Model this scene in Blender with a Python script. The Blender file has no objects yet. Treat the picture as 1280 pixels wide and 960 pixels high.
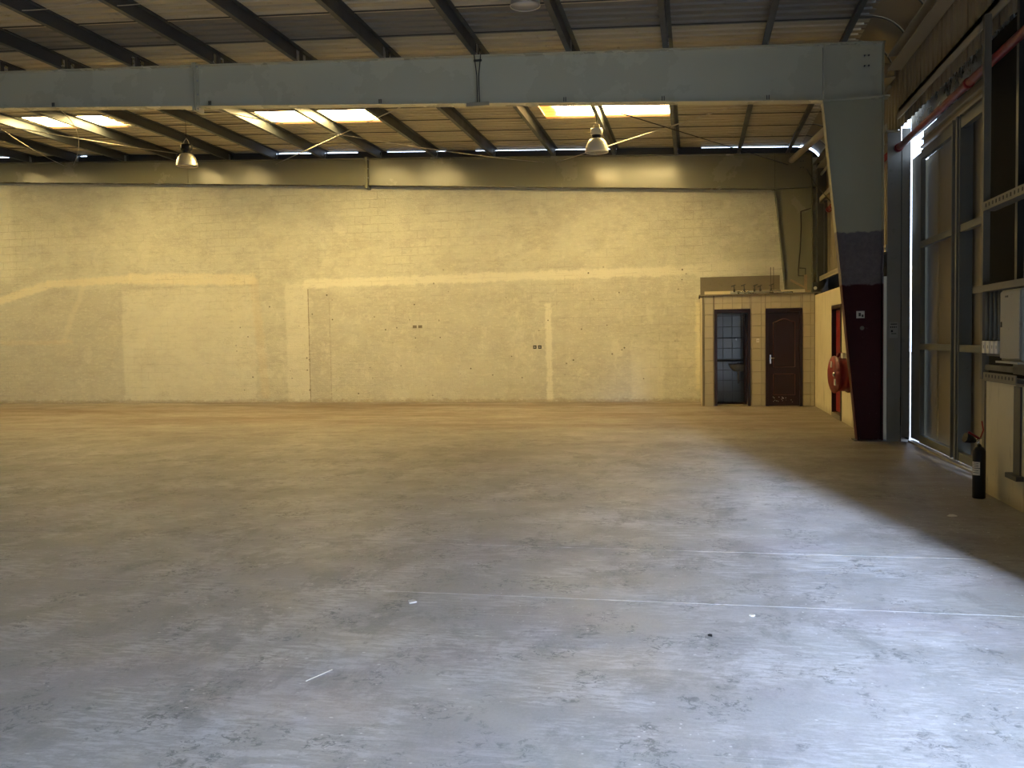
import bpy, bmesh, math, random
from mathutils import Vector, Matrix
random.seed(7)
C = bpy.context.scene.collection
sc = bpy.context.scene

# ------------------------------------------------------------------ camera
EYE = 1.5
F, VPX, VPY, ROLL = 1140.0, 868.0, 421.0, 0.016
d = Vector((VPX-640, -(VPY-480), F)).normalized()
h = Vector((1, ROLL, 0))
up = h.cross(d)
if up.y < 0: up = -up
up.normalize()
rt = d.cross(up)
if rt.x < 0: rt = -rt
# rows rt, d, up = world X, Y, Z expressed in camera axes (x right, y up, z forward)
cam_x = Vector((rt.x, d.x, up.x)); cam_y = Vector((rt.y, d.y, up.y)); cam_f = Vector((rt.z, d.z, up.z))
cam = bpy.data.cameras.new('camera'); co = bpy.data.objects.new('camera', cam); C.objects.link(co)
m = Matrix((( cam_x.x, cam_y.x, -cam_f.x, 0), (cam_x.y, cam_y.y, -cam_f.y, 0), (cam_x.z, cam_y.z, -cam_f.z, EYE), (0, 0, 0, 1)))
co.matrix_world = m
cam.sensor_width = 36; cam.lens = 36*F/1280; cam.clip_start = 0.05; cam.clip_end = 400
sc.camera = co

# ------------------------------------------------------------------ world, light, exposure
sc.view_settings.view_transform = 'Standard'; sc.view_settings.look = 'None'
sc.view_settings.gamma = 1; sc.view_settings.use_curve_mapping = False
sc.view_settings.exposure = 0.0
w = bpy.data.worlds.new('World'); sc.world = w; w.use_nodes = True
bg = w.node_tree.nodes['Background']; bg.inputs[0].default_value = (0.60, 0.74, 1.0, 1); bg.inputs[1].default_value = 7.5
def area(name, loc, target, sx, sy, power, color=(1, 1, 1), portal=False):
    l = bpy.data.lights.new(name, 'AREA'); l.shape = 'RECTANGLE'; l.size = sx; l.size_y = sy; l.energy = power; l.color = color
    o = bpy.data.objects.new(name, l); C.objects.link(o); o.location = loc
    o.rotation_euler = (Vector(target)-Vector(loc)).to_track_quat('-Z', 'Z').to_euler()
    if portal: l.cycles.is_portal = True
    return o
area('side_opening_portal', (2.85, -6.9, 2.1), (-5, -6.9, 2.1), 18.1, 4.2, 1, portal=True)
# unseen strip lamp added outside; its narrow daylight draws the floor's shadow edge
area('added_daylight_strip', (6.25, -15.85, 9.45), (0.9, 8, 1.5), 0.75, 6.5, 20000, (0.60, 0.73, 1.0))
SKYLIGHT = 57.0

# ------------------------------------------------------------------ node helpers
class N:
    def __init__(s, name):
        s.m = bpy.data.materials.new(name); s.m.use_nodes = True; s.t = s.m.node_tree
        s.b = s.t.nodes['Principled BSDF']
        tc = s.t.nodes.new('ShaderNodeTexCoord'); s.o = tc.outputs['Object']
        sp = s.t.nodes.new('ShaderNodeSeparateXYZ'); s.t.links.new(s.o, sp.inputs[0])
        s.x, s.y, s.z = sp.outputs
    def put(s, inp, v):
        if hasattr(v, 'links'): s.t.links.new(v, inp)
        else: inp.default_value = v
    def math(s, op, a, b=0.0, c=0.0, clamp=False):
        n = s.t.nodes.new('ShaderNodeMath'); n.operation = op; n.use_clamp = clamp
        s.put(n.inputs[0], a); s.put(n.inputs[1], b); s.put(n.inputs[2], c); return n.outputs[0]
    def add(s, a, b): return s.math('ADD', a, b)
    def sub(s, a, b): return s.math('SUBTRACT', a, b)
    def mul(s, a, b): return s.math('MULTIPLY', a, b)
    def mx(s, a, b): return s.math('MAXIMUM', a, b)
    def mn(s, a, b): return s.math('MINIMUM', a, b)
    def step(s, v, a, b, lo=0.0, hi=1.0):
        n = s.t.nodes.new('ShaderNodeMapRange'); n.interpolation_type = 'SMOOTHSTEP'
        s.put(n.inputs[0], v); n.inputs[1].default_value = a; n.inputs[2].default_value = b
        n.inputs[3].default_value = lo; n.inputs[4].default_value = hi; return n.outputs[0]
    def noise(s, scale, detail=4, rough=0.55, vec=None, sc3=None, dist=0.0):
        n = s.t.nodes.new('ShaderNodeTexNoise'); n.inputs['Scale'].default_value = scale
        n.inputs['Detail'].default_value = detail; n.inputs['Roughness'].default_value = rough; n.inputs['Distortion'].default_value = dist
        v = vec or s.o
        if sc3:
            mp = s.t.nodes.new('ShaderNodeMapping'); s.t.links.new(v, mp.inputs[0])
            mp.inputs['Scale'].default_value = sc3[:3]
            if len(sc3) > 3: mp.inputs['Rotation'].default_value = (0, 0, sc3[3])
            v = mp.outputs[0]
        s.t.links.new(v, n.inputs['Vector']); return n.outputs[0]
    def voro(s, scale, feat='F1', sc3=None):
        n = s.t.nodes.new('ShaderNodeTexVoronoi'); n.feature = feat; n.inputs['Scale'].default_value = scale
        v = s.o
        if sc3:
            mp = s.t.nodes.new('ShaderNodeMapping'); s.t.links.new(v, mp.inputs[0]); mp.inputs['Scale'].default_value = sc3; v = mp.outputs[0]
        s.t.links.new(v, n.inputs['Vector']); return n.outputs['Distance']
    def mix(s, f, a, b, mode='MIX'):
        n = s.t.nodes.new('ShaderNodeMix'); n.data_type = 'RGBA'; n.blend_type = mode
        s.put(n.inputs[0], f)
        for i, v in ((6, a), (7, b)):
            if hasattr(v, 'links'): s.t.links.new(v, n.inputs[i])
            else: n.inputs[i].default_value = (v[0], v[1], v[2], 1)
        return n.outputs[2]
    def rect(s, u, v, u0, u1, v0, v1, e=0.06, wob=None):
        """soft mask of a rectangle in the coordinates u, v"""
        if wob is not None: u = s.add(u, wob); v = s.add(v, wob)
        a = s.mul(s.step(u, u0-e, u0+e), s.step(u, u1-e, u1+e, 1, 0))
        b = s.mul(s.step(v, v0-e, v0+e), s.step(v, v1-e, v1+e, 1, 0))
        return s.mul(a, b)
    def wobble(s, scale, amp):
        return s.mul(s.sub(s.noise(scale, 3), 0.5), amp)
    def line(s, u, v, p, q, wd, e=0.03, wob=None):
        """soft mask of a band of half width wd about the segment p-q"""
        dx, dy = q[0]-p[0], q[1]-p[1]; L = math.hypot(dx, dy); dx /= L; dy /= L
        if wob is not None: u = s.add(u, wob); v = s.add(v, wob)
        du = s.sub(u, p[0]); dv = s.sub(v, p[1])
        along = s.add(s.mul(du, dx), s.mul(dv, dy)); side = s.math('ABSOLUTE', s.sub(s.mul(du, dy), s.mul(dv, dx)))
        return s.mul(s.step(side, wd-e, wd+e, 1, 0), s.mul(s.step(along, -e, e), s.step(along, L-e, L+e, 1, 0)))
    def bump(s, hgt, strength=0.3, dist=0.01):
        n = s.t.nodes.new('ShaderNodeBump'); n.inputs['Strength'].default_value = strength; n.inputs['Distance'].default_value = dist
        s.t.links.new(hgt, n.inputs['Height']); s.t.links.new(n.outputs[0], s.b.inputs['Normal'])
    def done(s, col, rough=0.6, metal=0.0, spec=0.5):
        s.put(s.b.inputs['Base Color'], col if hasattr(col, 'links') else (col[0], col[1], col[2], 1))
        s.put(s.b.inputs['Roughness'], rough); s.b.inputs['Metallic'].default_value = metal
        s.b.inputs['Specular IOR Level'].default_value = spec
        return s.m

def paint(name, c, rough=0.5, metal=0.0, var=0.25, scale=3.0, dirt=0.3, spec=0.5, sc3=None):
    n = N(name)
    f = n.noise(scale, 6, 0.6, sc3=sc3)
    dark = tuple(v*(1-var) for v in c); lite = tuple(min(1, v*(1+var*0.6)) for v in c)
    col = n.mix(f, dark, lite)
    g = n.step(n.noise(scale*3.1, 5, 0.65), 0.60, 0.78)
    col = n.mix(n.mul(g, dirt), col, (c[0]*0.3, c[1]*0.27, c[2]*0.22))
    n.bump(n.noise(scale*14, 3), 0.12, 0.004)
    return n.done(col, n.step(f, 0.2, 0.8, max(0.05, rough-0.08), rough+0.1), metal, spec)

M = {}
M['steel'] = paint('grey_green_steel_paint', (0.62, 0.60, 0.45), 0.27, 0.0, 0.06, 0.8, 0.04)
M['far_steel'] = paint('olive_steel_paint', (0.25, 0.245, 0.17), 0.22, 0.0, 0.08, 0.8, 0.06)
M['gate_steel'] = paint('dark_grey_gate_paint', (0.17, 0.175, 0.155), 0.5, 0.0, 0.15, 2, 0.2, spec=0.25)
M['deep_shade'] = paint('shade_black_backing', (0.022, 0.022, 0.02), 0.9, 0, 0.3, 2, 0.0, spec=0.05)  # flat black standing in for deep shade behind the side wall
M['stud_paint'] = paint('brown_grey_stud_paint', (0.21, 0.19, 0.145), 0.6, 0, 0.2, 3, 0.3, spec=0.2)
M['post_steel'] = paint('worn_gatepost_paint', (0.25, 0.245, 0.21), 0.5, 0.0, 0.15, 2, 0.5, spec=0.25)
M['steel_tan'] = paint('tan_grey_steel_paint', (0.36, 0.33, 0.25), 0.42, 0, 0.15, 2.0, 0.3)
M['purlin'] = paint('dark_grey_purlin_paint', (0.055, 0.062, 0.066), 0.42, 0.0, 0.25, 2.5, 0.4)
M['dark_steel'] = paint('dark_steel', (0.055, 0.057, 0.055), 0.5, 0.0, 0.3, 4, 0.4)
M['galv'] = paint('galvanised_steel', (0.42, 0.44, 0.45), 0.28, 0.85, 0.25, 6, 0.25)
M['alu'] = paint('lamp_aluminium', (0.70, 0.68, 0.60), 0.38, 0.7, 0.06, 5, 0.05)
M['cream_metal'] = paint('cream_enamel', (0.75, 0.72, 0.60), 0.4, 0.0, 0.08, 4, 0.1)
M['black'] = paint('black_plastic', (0.012, 0.012, 0.013), 0.45, 0.0, 0.2, 5, 0.0, spec=0.3)
M['red'] = paint('red_paint', (0.22, 0.010, 0.015), 0.38, 0.0, 0.25, 5, 0.35)
M['maroon'] = paint('maroon_paint', (0.016, 0.003, 0.005), 0.4, 0.0, 0.3, 4, 0.3)
M['maroon_worn'] = paint('worn_maroon_moulding', (0.10, 0.035, 0.03), 0.4, 0.0, 0.3, 4, 0.3)
M['chrome'] = paint('chrome_handle', (0.8, 0.8, 0.8), 0.18, 1.0, 0.05, 5, 0.0)
M['white'] = paint('white_plastic', (0.72, 0.70, 0.64), 0.4, 0.0, 0.1, 8, 0.15)
M['wood'] = paint('old_timber', (0.34, 0.25, 0.15), 0.75, 0.0, 0.35, 3, 0.4, sc3=(1, 8, 8))
M['cladding'] = paint('beige_wall_cladding', (0.30, 0.26, 0.185), 0.6, 0.0, 0.18, 1.1, 0.35, spec=0.2, sc3=(1, 1.5, 0.35))
M['roof_a'] = paint('beige_roof_sheet', (0.58, 0.52, 0.36), 0.5, 0.0, 0.38, 2.2, 0.6, sc3=(0.3, 14, 1))
M['roof_b'] = paint('grey_roof_sheet', (0.23, 0.22, 0.19), 0.5, 0.0, 0.35, 2.2, 0.6, sc3=(0.3, 14, 1))
M['cabinet'] = paint('light_grey_cabinet_enamel', (0.33, 0.325, 0.28), 0.5, 0.0, 0.12, 5, 0.45, spec=0.3)
M['rod'] = paint('pale_tie_rod', (0.62, 0.57, 0.45), 0.4, 0.2, 0.2, 3, 0.1)
M['cable'] = paint('dark_cable', (0.05, 0.045, 0.04), 0.6, 0.0, 0.2, 3, 0.0)
M['concrete_trim'] = paint('bare_cement', (0.20, 0.175, 0.13), 0.85, 0.0, 0.3, 3, 0.4)
M['outdoor'] = paint('outdoor_paving', (0.26, 0.235, 0.20), 0.85, 0.0, 0.15, 0.6, 0.2)
M['glass_lens'] = paint('lamp_lens', (0.55, 0.56, 0.58), 0.12, 0.3, 0.05, 3, 0.0)

def mat_column():
    n = N('column_paint_with_red_lower_part')
    wob = n.wobble(9, 0.10)
    z = n.add(n.z, wob)
    g = n.noise(1.3, 6, 0.6)
    col = n.mix(g, (0.42, 0.41, 0.29), (0.48, 0.465, 0.33))
    pur = n.mix(n.noise(14, 6, 0.7), (0.10, 0.085, 0.095), (0.26, 0.235, 0.235))
    col = n.mix(n.step(z, 2.92, 2.95, 1, 0), col, pur)
    red = n.mix(n.noise(7, 5, 0.6), (0.040, 0.003, 0.005), (0.065, 0.006, 0.009))
    chips = n.mul(n.step(n.noise(23, 5, 0.7), 0.66, 0.70), n.step(n.z, 0.0, 0.5, 0.9, 0.12))
    red = n.mix(chips, red, (0.40, 0.36, 0.33))
    col = n.mix(n.step(z, 2.18, 2.21, 1, 0), col, red)
    return n.done(col, 0.5, 0, 0.2)
M['column'] = mat_column()

def mat_floor():
    n = N('worn_concrete_floor')
    big = n.noise(0.35, 5, 0.6)
    mid = n.noise(1.6, 7, 0.65, sc3=(0.6, 1.3, 1))
    col = n.mix(n.step(big, 0.3, 0.7), (0.31, 0.31, 0.305), (0.49, 0.485, 0.48))
    col = n.mix(n.step(mid, 0.35, 0.7), col, (0.43, 0.43, 0.435))
    # swept, scrubbed strokes
    for k, (ang, dens) in enumerate(((0.75, 0.5), (1.25, 0.5), (-0.8, 0.45), (1.9, 0.4))):
        st = n.noise(9+4*k, 8, 0.75, sc3=(0.45, 2.2, 1, ang), dist=0.25)
        where = n.step(n.noise(0.9+0.35*k, 3, 0.6, sc3=(1, 1, 1, k*1.0)), 0.48, 0.62)
        col = n.mix(n.mul(n.mul(n.step(st, 0.47, 0.56), where), dens*1.25), col, (0.68, 0.68, 0.70))
    # dark scuffed patches
    sc_ = n.mul(n.step(n.noise(2.2, 9, 0.75, dist=0.3, sc3=(1.2, 0.8, 1)), 0.49, 0.58), n.step(n.noise(0.6, 3, 0.6), 0.38, 0.56))
    col = n.mix(n.mul(sc_, 0.55), col, (0.25, 0.25, 0.245))
    fs = n.mul(n.step(n.noise(20, 6, 0.8, dist=1.0), 0.50, 0.58), n.step(n.noise(2.6, 4, 0.7, sc3=(1.2, 0.8, 1)), 0.51, 0.60))
    col = n.mix(n.mul(fs, 0.85), col, (0.19, 0.20, 0.20))
    # greenish and violet tints in soft patches
    col = n.mix(n.mul(n.step(n.noise(0.9, 5, 0.7, sc3=(1, 1.4, 1, 0.3)), 0.50, 0.66), 0.30), col, (0.36, 0.39, 0.36))
    col = n.mix(n.mul(n.step(n.noise(0.7, 4, 0.6, sc3=(1, 1.4, 1, 2.0)), 0.52, 0.66), 0.25), col, (0.48, 0.42, 0.48))
    grit = n.noise(60, 4, 0.8)
    col = n.mix(n.mul(n.step(grit, 0.50, 0.70), 0.22), col, (0.66, 0.66, 0.66))
    col = n.mix(n.mul(n.step(grit, 0.30, 0.48, 1, 0), 0.22), col, (0.22, 0.22, 0.21))
    # long thin scratches
    for k, ang in enumerate((0.7, -0.5, 1.4)):
        sn = n.noise(3.0, 2, 0.5, sc3=(0.12, 6.0, 1, ang))
        col = n.mix(n.mul(n.mul(n.step(n.math('ABSOLUTE', n.sub(sn, 0.5)), 0.0, 0.004, 1, 0), n.step(n.noise(1.1, 3, 0.6, sc3=(1, 1, 1, ang)), 0.54, 0.60)), 0.55), col, (0.66, 0.66, 0.66))
    # brown cast of the yellow light near the far wall, put into the colour
    far_light_tint = n.mul(n.step(n.y, 7.0, 18.5), n.step(n.noise(0.5, 5, 0.6, sc3=(0.35, 1.2, 1)), 0.30, 0.66, 0.65, 1.0))
    col = n.mix(n.mul(far_light_tint, 0.9), col, (0.12, 0.073, 0.037))
    # shade along the right wall, painted into the colour as brown
    wall_shade = n.step(n.add(n.x, n.wobble(0.8, 0.8)), 1.0, 2.3)
    col = n.mix(n.mul(wall_shade, 0.7), col, (0.17, 0.14, 0.10))
    wb = n.wobble(1.5, 0.10)
    col = n.mix(n.mul(n.line(n.x, n.y, (-4.6, 6.85), (-0.3, 3.05), 0.07, 0.08, wb), 0.28), col, (0.62, 0.60, 0.55))
    # plaster specks
    sp = n.mul(n.step(n.voro(16), 0.07, 0.11, 1, 0), n.step(n.noise(1.1, 3), 0.42, 0.60))
    sp2 = n.mul(n.step(n.voro(5.5, sc3=(1, 1.7, 1)), 0.04, 0.065, 1, 0), n.step(n.noise(0.9, 2), 0.42, 0.52))
    col = n.mix(n.mul(n.mx(sp, sp2), 0.85), col, (0.80, 0.80, 0.80))
    jt = n.mx(n.line(n.x, n.y, (-22, 6.45), (2.5, 6.45), 0.012, 0.008), n.line(n.x, n.y, (-22, 5.17), (2.5, 5.17), 0.012, 0.008))
    col = n.mix(n.mul(jt, n.mul(n.step(n.noise(7, 5, 0.7), 0.48, 0.60, 0.05, 0.55), n.step(n.noise(0.8, 2), 0.42, 0.6))), col, (0.60, 0.60, 0.59))
    hg = n.add(n.noise(30, 5, 0.7), n.mul(mid, 1.5))
    n.bump(hg, 0.3, 0.008)
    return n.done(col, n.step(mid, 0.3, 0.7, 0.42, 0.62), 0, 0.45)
M['floor'] = mat_floor()

def mat_wall():
    n = N('old_painted_block_wall')
    x, z = n.x, n.z
    w1 = n.wobble(2.2, 0.22); w2 = n.mul(n.sub(n.noise(4, 9, 0.8), 0.5), 0.34)
    A = (0.53, 0.53, 0.43); B = (0.65, 0.645, 0.53)
    col = n.mix(n.noise(0.55, 6, 0.6), A, B)
    lt = (0.73, 0.715, 0.59); yl = (0.77, 0.715, 0.53); gr = (0.45, 0.43, 0.36); pk = (0.66, 0.57, 0.40)
    col = n.mix(n.mul(n.step(n.noise(1.7, 6, 0.7, sc3=(1, 1, 1.6)), 0.42, 0.66), 0.55), col, gr)
    def P(mask, c, a):
        nonlocal col
        col = n.mix(n.mul(mask, a), col, c)
    P(n.rect(x, z, -14.7, -10.95, -0.1, 2.95, 0.03, w2), lt, 0.4)
    P(n.rect(x, z, -30, -14.72, -0.1, 3.0, 0.05, w1), gr, 0.35)
    P(n.rect(x, z, -10.1, -9.5, -0.1, 3.0, 0.03, w2), lt, 0.55)
    P(n.rect(x, z, -9.47, 0.0, -0.1, 2.72, 0.05, w1), gr, 0.25)
    P(n.rect(x, z, -9.47, -8.9, -0.1, 2.9, 0.03, w2), gr, 0.4)
    P(n.rect(x, z, -30, -17.9, 3.3, 5.8, 0.08), lt, 0.4)
    P(n.rect(x, z, -1.45, -0.7, 0.05, 1.35, 0.05, w2), lt, 0.35)
    P(n.rect(x, z, -7.3, -4.9, -0.1, 1.2, 0.3, w1), lt, 0.25)
    # pale and yellow painted bands
    P(n.line(x, z, (-9.6, 2.98), (0.1, 3.03), 0.10, 0.035, w2), lt, 0.95)
    P(n.line(x, z, (-20, 2.35), (-16.8, 3.17), 0.11, 0.04, w2), yl, 0.75)
    P(n.line(x, z, (-16.9, 3.17), (-14.4, 3.24), 0.10, 0.04, w2), yl, 0.75)
    P(n.line(x, z, (-14.5, 3.25), (-10.9, 3.12), 0.14, 0.05, w2), yl, 0.75)
    P(n.line(x, z, (-10.95, 3.15), (-10.7, 0.1), 0.12, 0.05, w2), pk, 0.4)
    P(n.line(x, z, (-20, 1.63), (-16.2, 1.63), 0.06, 0.04, w2), pk, 0.4)
    P(n.line(x, z, (-16.5, 1.6), (-15.8, 3.1), 0.08, 0.05, w1), yl, 0.25)
    P(n.line(x, z, (-3.42, 2.35), (-3.38, 0.0), 0.07, 0.025, w2), lt, 0.9)
    P(n.line(x, z, (0.05, 3.0), (1.9, 3.12), 0.16, 0.05, w1), lt, 0.7)
    # filler patches
    fl = n.mul(n.step(n.noise(2.4, 3, 0.4), 0.62, 0.66), n.step(n.noise(0.4, 2), 0.42, 0.6))
    P(fl, lt, 0.3)
    P(n.mul(n.step(n.noise(1.9, 3, 0.4, sc3=(1, 1, 1.4)), 0.60, 0.64), n.step(x, -0.9, 0.2)), (0.72, 0.69, 0.58), 0.4)
    # plaster drilled and chipped
    holes = n.mul(n.step(n.voro(4.2, sc3=(1, 0.01, 1)), 0.07, 0.10, 1, 0), n.mul(n.rect(x, z, -11.5, 0.1, 0.1, 3.2, 0.2), n.step(n.noise(1.2, 2), 0.45, 0.52)))
    P(holes, (0.10, 0.085, 0.06), 0.9)
    crack = n.mul(n.step(n.math('ABSOLUTE', n.sub(n.noise(1.1, 7, 0.7, sc3=(1, 1, 2.2)), 0.5)), 0.0, 0.006, 1, 0), n.step(n.noise(0.8, 2), 0.52, 0.60))
    P(crack, (0.28, 0.25, 0.19), 0.6)
    P(n.line(x, z, (-9.49, 0), (-9.49, 2.85), 0.012, 0.008, n.wobble(6, 0.02)), (0.22, 0.19, 0.13), 0.8)
    P(n.line(x, z, (-8.93, 0), (-8.93, 2.5), 0.010, 0.008), (0.25, 0.22, 0.16), 0.4)
    P(n.rect(x, z, -40, 5, -0.1, 0.07, 0.03, w2), (0.36, 0.30, 0.20), 0.6)
    P(n.line(x, z, (0.08, 0.3), (0.08, 2.3), 0.05, 0.03, w2), yl, 0.6)
    # faint block courses under the paint
    br = n.t.nodes.new('ShaderNodeTexBrick'); mp = n.t.nodes.new('ShaderNodeCombineXYZ')
    n.t.links.new(n.x, mp.inputs[0]); n.t.links.new(n.z, mp.inputs[1]); n.t.links.new(mp.outputs[0], br.inputs[0])
    br.inputs['Scale'].default_value = 1; br.inputs['Brick Width'].default_value = 0.4; br.inputs['Row Height'].default_value = 0.2
    br.inputs['Mortar Size'].default_value = 0.008; br.inputs['Mortar Smooth'].default_value = 0.6
    mort = n.mul(br.outputs['Fac'], n.step(n.noise(0.9, 4, 0.7), 0.40, 0.62))
    P(mort, (0.38, 0.35, 0.28), 0.30)
    spk = n.step(n.noise(26, 5, 0.8), 0.60, 0.72)
    P(n.mul(spk, n.step(n.noise(1.0, 3), 0.35, 0.6)), (0.33, 0.31, 0.24), 0.6)
    P(n.step(n.noise(19, 8, 0.85, sc3=(0.5, 1, 1.3)), 0.51, 0.60), lt, 0.5)
    P(n.step(n.noise(6, 9, 0.85, sc3=(0.35, 1, 2.2)), 0.54, 0.62), (0.37, 0.36, 0.30), 0.42)
    P(n.mul(n.step(n.noise(5, 9, 0.85), 0.56, 0.60), n.line(x, z, (-10, 2.95), (1.7, 3.0), 0.35, 0.3)), lt, 0.6)
    P(n.mul(n.step(n.noise(3.5, 8, 0.8, sc3=(1, 1, 0.6)), 0.55, 0.60), n.rect(x, z, -11.5, 0.1, 0.3, 2.9, 0.3)), lt, 0.35)
    n.bump(n.sub(n.add(n.mul(n.noise(5, 6, 0.7), 1.0), n.mul(n.noise(40, 3), 0.5)), n.mul(mort, 0.5)), 0.7, 0.03)
    return n.done(col, 0.8, 0, 0.25)
M['wall'] = mat_wall()

def mat_plaster():
    n = N('stained_cream_plaster')
    col = n.mix(n.noise(1.5, 6, 0.6), (0.56, 0.49, 0.32), (0.66, 0.60, 0.43))
    st = n.mul(n.step(n.noise(3.0, 6, 0.7, sc3=(2.2, 2.2, 0.5)), 0.52, 0.72), n.step(n.z, 0.1, 1.4, 0.8, 0.25))
    col = n.mix(st, col, (0.22, 0.18, 0.11))
    col = n.mix(n.mul(n.step(n.z, 0.0, 0.14, 1, 0), 0.5), col, (0.24, 0.20, 0.14))
    ch = n.step(n.noise(9, 5, 0.75, dist=1.0), 0.68, 0.71)
    col = n.mix(n.mul(ch, 0.8), col, (0.13, 0.11, 0.08))
    n.bump(n.noise(9, 6, 0.7), 0.3, 0.012)
    return n.done(col, 0.75, 0, 0.3)
M['plaster'] = mat_plaster()

def mat_tile(name, c, rough):
    n = N(name)
    oi = n.t.nodes.new('ShaderNodeObjectInfo')
    col = n.mix(oi.outputs['Random'], tuple(v*0.92 for v in c), c)
    g = n.step(n.noise(4, 6, 0.7), 0.5, 0.8)
    col = n.mix(n.mul(g, 0.35), col, (c[0]*0.45, c[1]*0.4, c[2]*0.3))
    return n.done(col, rough)
M['tile'] = mat_tile('cream_glazed_tile', (0.45, 0.405, 0.29), 0.42)
M['tile_in'] = mat_tile('pale_bathroom_tile', (0.40, 0.41, 0.39), 0.16)

def mat_skylight():
    n = N('sunlit_translucent_sheet')
    nz = n.noise(3, 6, 0.65, sc3=(0.5, 9, 1))
    stripe = n.step(n.math('ABSOLUTE', n.math('SINE', n.mul(n.y, math.pi/0.105))), 0.0, 0.25, 0.55, 1.0)
    col = n.mix(n.step(nz, 0.35, 0.65), (1.0, 0.70, 0.25), (1.0, 0.785, 0.37))
    edge = n.mx(n.step(n.add(n.y, n.wobble(5, 0.05)), 18.24, 18.30), n.step(n.add(n.x, n.wobble(4, 0.35)), -2.75, -2.45, 1, 0))
    edge = n.mn(edge, n.mx(n.step(n.y, 18.24, 18.30), n.rect(n.x, n.y, -2.9, -2.3, 17, 19, 0.02)))
    col = n.mix(edge, col, (0.95, 0.33, 0.05))
    n.b.inputs['Emission Strength'].default_value = 1
    st = n.mul(n.mul(stripe, n.step(edge, 0, 1, 1.0, 0.04)), SKYLIGHT)
    n.t.links.new(col, n.b.inputs['Emission Color']); n.t.links.new(st, n.b.inputs['Emission Strength'])
    return n.done((0.7, 0.6, 0.35), 0.4)
M['skylight'] = mat_skylight()

# ------------------------------------------------------------------ mesh helpers
class MB:
    def __init__(s): s.v = []; s.f = []; s.sm = []
    def face(s, idx, smooth=False): s.f.append(idx); s.sm.append(smooth)
    def box(s, x0, x1, y0, y1, z0, z1):
        b = len(s.v)
        s.v += [(x, y, z) for x in (x0, x1) for y in (y0, y1) for z in (z0, z1)]
        for q in ((0,1,3,2), (4,6,7,5), (0,4,5,1), (2,3,7,6), (0,2,6,4), (1,5,7,3)): s.face([b+i for i in q])
        return s
    def prism(s, pts, axis, a, b):
        """pts: outline in the two other axes, extruded from a to b along axis (0 x, 1 y, 2 z)"""
        base = len(s.v); n = len(pts)
        for t in (a, b):
            for p in pts:
                q = list(p); q.insert(axis, t); s.v.append(tuple(q))
        s.face([base+i for i in range(n)]); s.face([base+n+i for i in reversed(range(n))])
        for i in range(n):
            j = (i+1) % n; s.face([base+i, base+n+i, base+n+j, base+j])
        return s
    def strip(s, pts, axis, a, b, smooth=False):
        """an open profile swept from a to b along axis: a thin sheet"""
        base = len(s.v); n = len(pts)
        for t in (a, b):
            for p in pts:
                q = list(p); q.insert(axis, t); s.v.append(tuple(q))
        for i in range(n-1): s.face([base+i, base+i+1, base+n+i+1, base+n+i], smooth)
        return s
    def tube(s, pts, r, seg=8, caps=True):
        base = len(s.v); pts = [Vector(p) for p in pts]; rs = r if isinstance(r, (list, tuple)) else [r]*len(pts)
        t0 = (pts[1]-pts[0]).normalized()
        a = t0.orthogonal().normalized()
        for i, p in enumerate(pts):
            t = (pts[min(i+1, len(pts)-1)]-pts[max(i-1, 0)]).normalized()
            a = (a-t*a.dot(t)).normalized(); b = t.cross(a)
            for k in range(seg):
                an = 2*math.pi*k/seg; q = p+(a*math.cos(an)+b*math.sin(an))*rs[i]; s.v.append(tuple(q))
        for i in range(len(pts)-1):
            for k in range(seg):
                k2 = (k+1) % seg
                s.face([base+i*seg+k, base+i*seg+k2, base+(i+1)*seg+k2, base+(i+1)*seg+k], True)
        if caps:
            s.face([base+k for k in reversed(range(seg))]); s.face([base+(len(pts)-1)*seg+k for k in range(seg)])
        return s
    def lathe(s, prof, c=(0, 0, 0), seg=24, axis=2, open_=True):
        base = len(s.v)
        for r, z in prof:
            for k in range(seg):
                an = 2*math.pi*k/seg; p = [r*math.cos(an), r*math.sin(an)]; p.insert(axis, z)
                s.v.append((p[0]+c[0], p[1]+c[1], p[2]+c[2]))
        for i in range(len(prof)-1):
            for k in range(seg):
                k2 = (k+1) % seg; s.face([base+i*seg+k, base+i*seg+k2, base+(i+1)*seg+k2, base+(i+1)*seg+k], True)
        return s
    def build(s, name, mat, parent=None):
        me = bpy.data.meshes.new(name); me.from_pydata(s.v, [], s.f); me.validate()
        me.polygons.foreach_set('use_smooth', s.sm[:len(me.polygons)] if len(s.sm) >= len(me.polygons) else [False]*len(me.polygons))
        bm = bmesh.new(); bm.from_mesh(me); bmesh.ops.recalc_face_normals(bm, faces=bm.faces); bm.to_mesh(me); bm.free()
        me.materials.append(M[mat] if isinstance(mat, str) else mat)
        o = bpy.data.objects.new(name, me); C.objects.link(o)
        if parent: o.parent = parent; o.matrix_parent_inverse = parent.matrix_world.inverted() if parent.type == 'EMPTY' and False else Matrix.Identity(4)
        return o
def bevel(o, wd=0.004, seg=1):
    md = o.modifiers.new('bevel', 'BEVEL'); md.width = wd; md.segments = seg; md.limit_method = 'ANGLE'; return o
def tag(o, label, cat=None, group=None, kind=None):
    o['label'] = label
    if cat: o['category'] = cat
    if group: o['group'] = group
    if kind: o['kind'] = kind
    return o
def empty(name, loc=(0, 0, 0)):
    o = bpy.data.objects.new(name, None); C.objects.link(o); o.location = loc; o.empty_display_size = 0.1; return o
def struct(name, label):
    return tag(empty(name), label, kind='structure')
def shared(me_src, name, parent, loc):
    o = bpy.data.objects.new(name, me_src); C.objects.link(o); o.parent = parent; o.location = loc; return o
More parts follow.
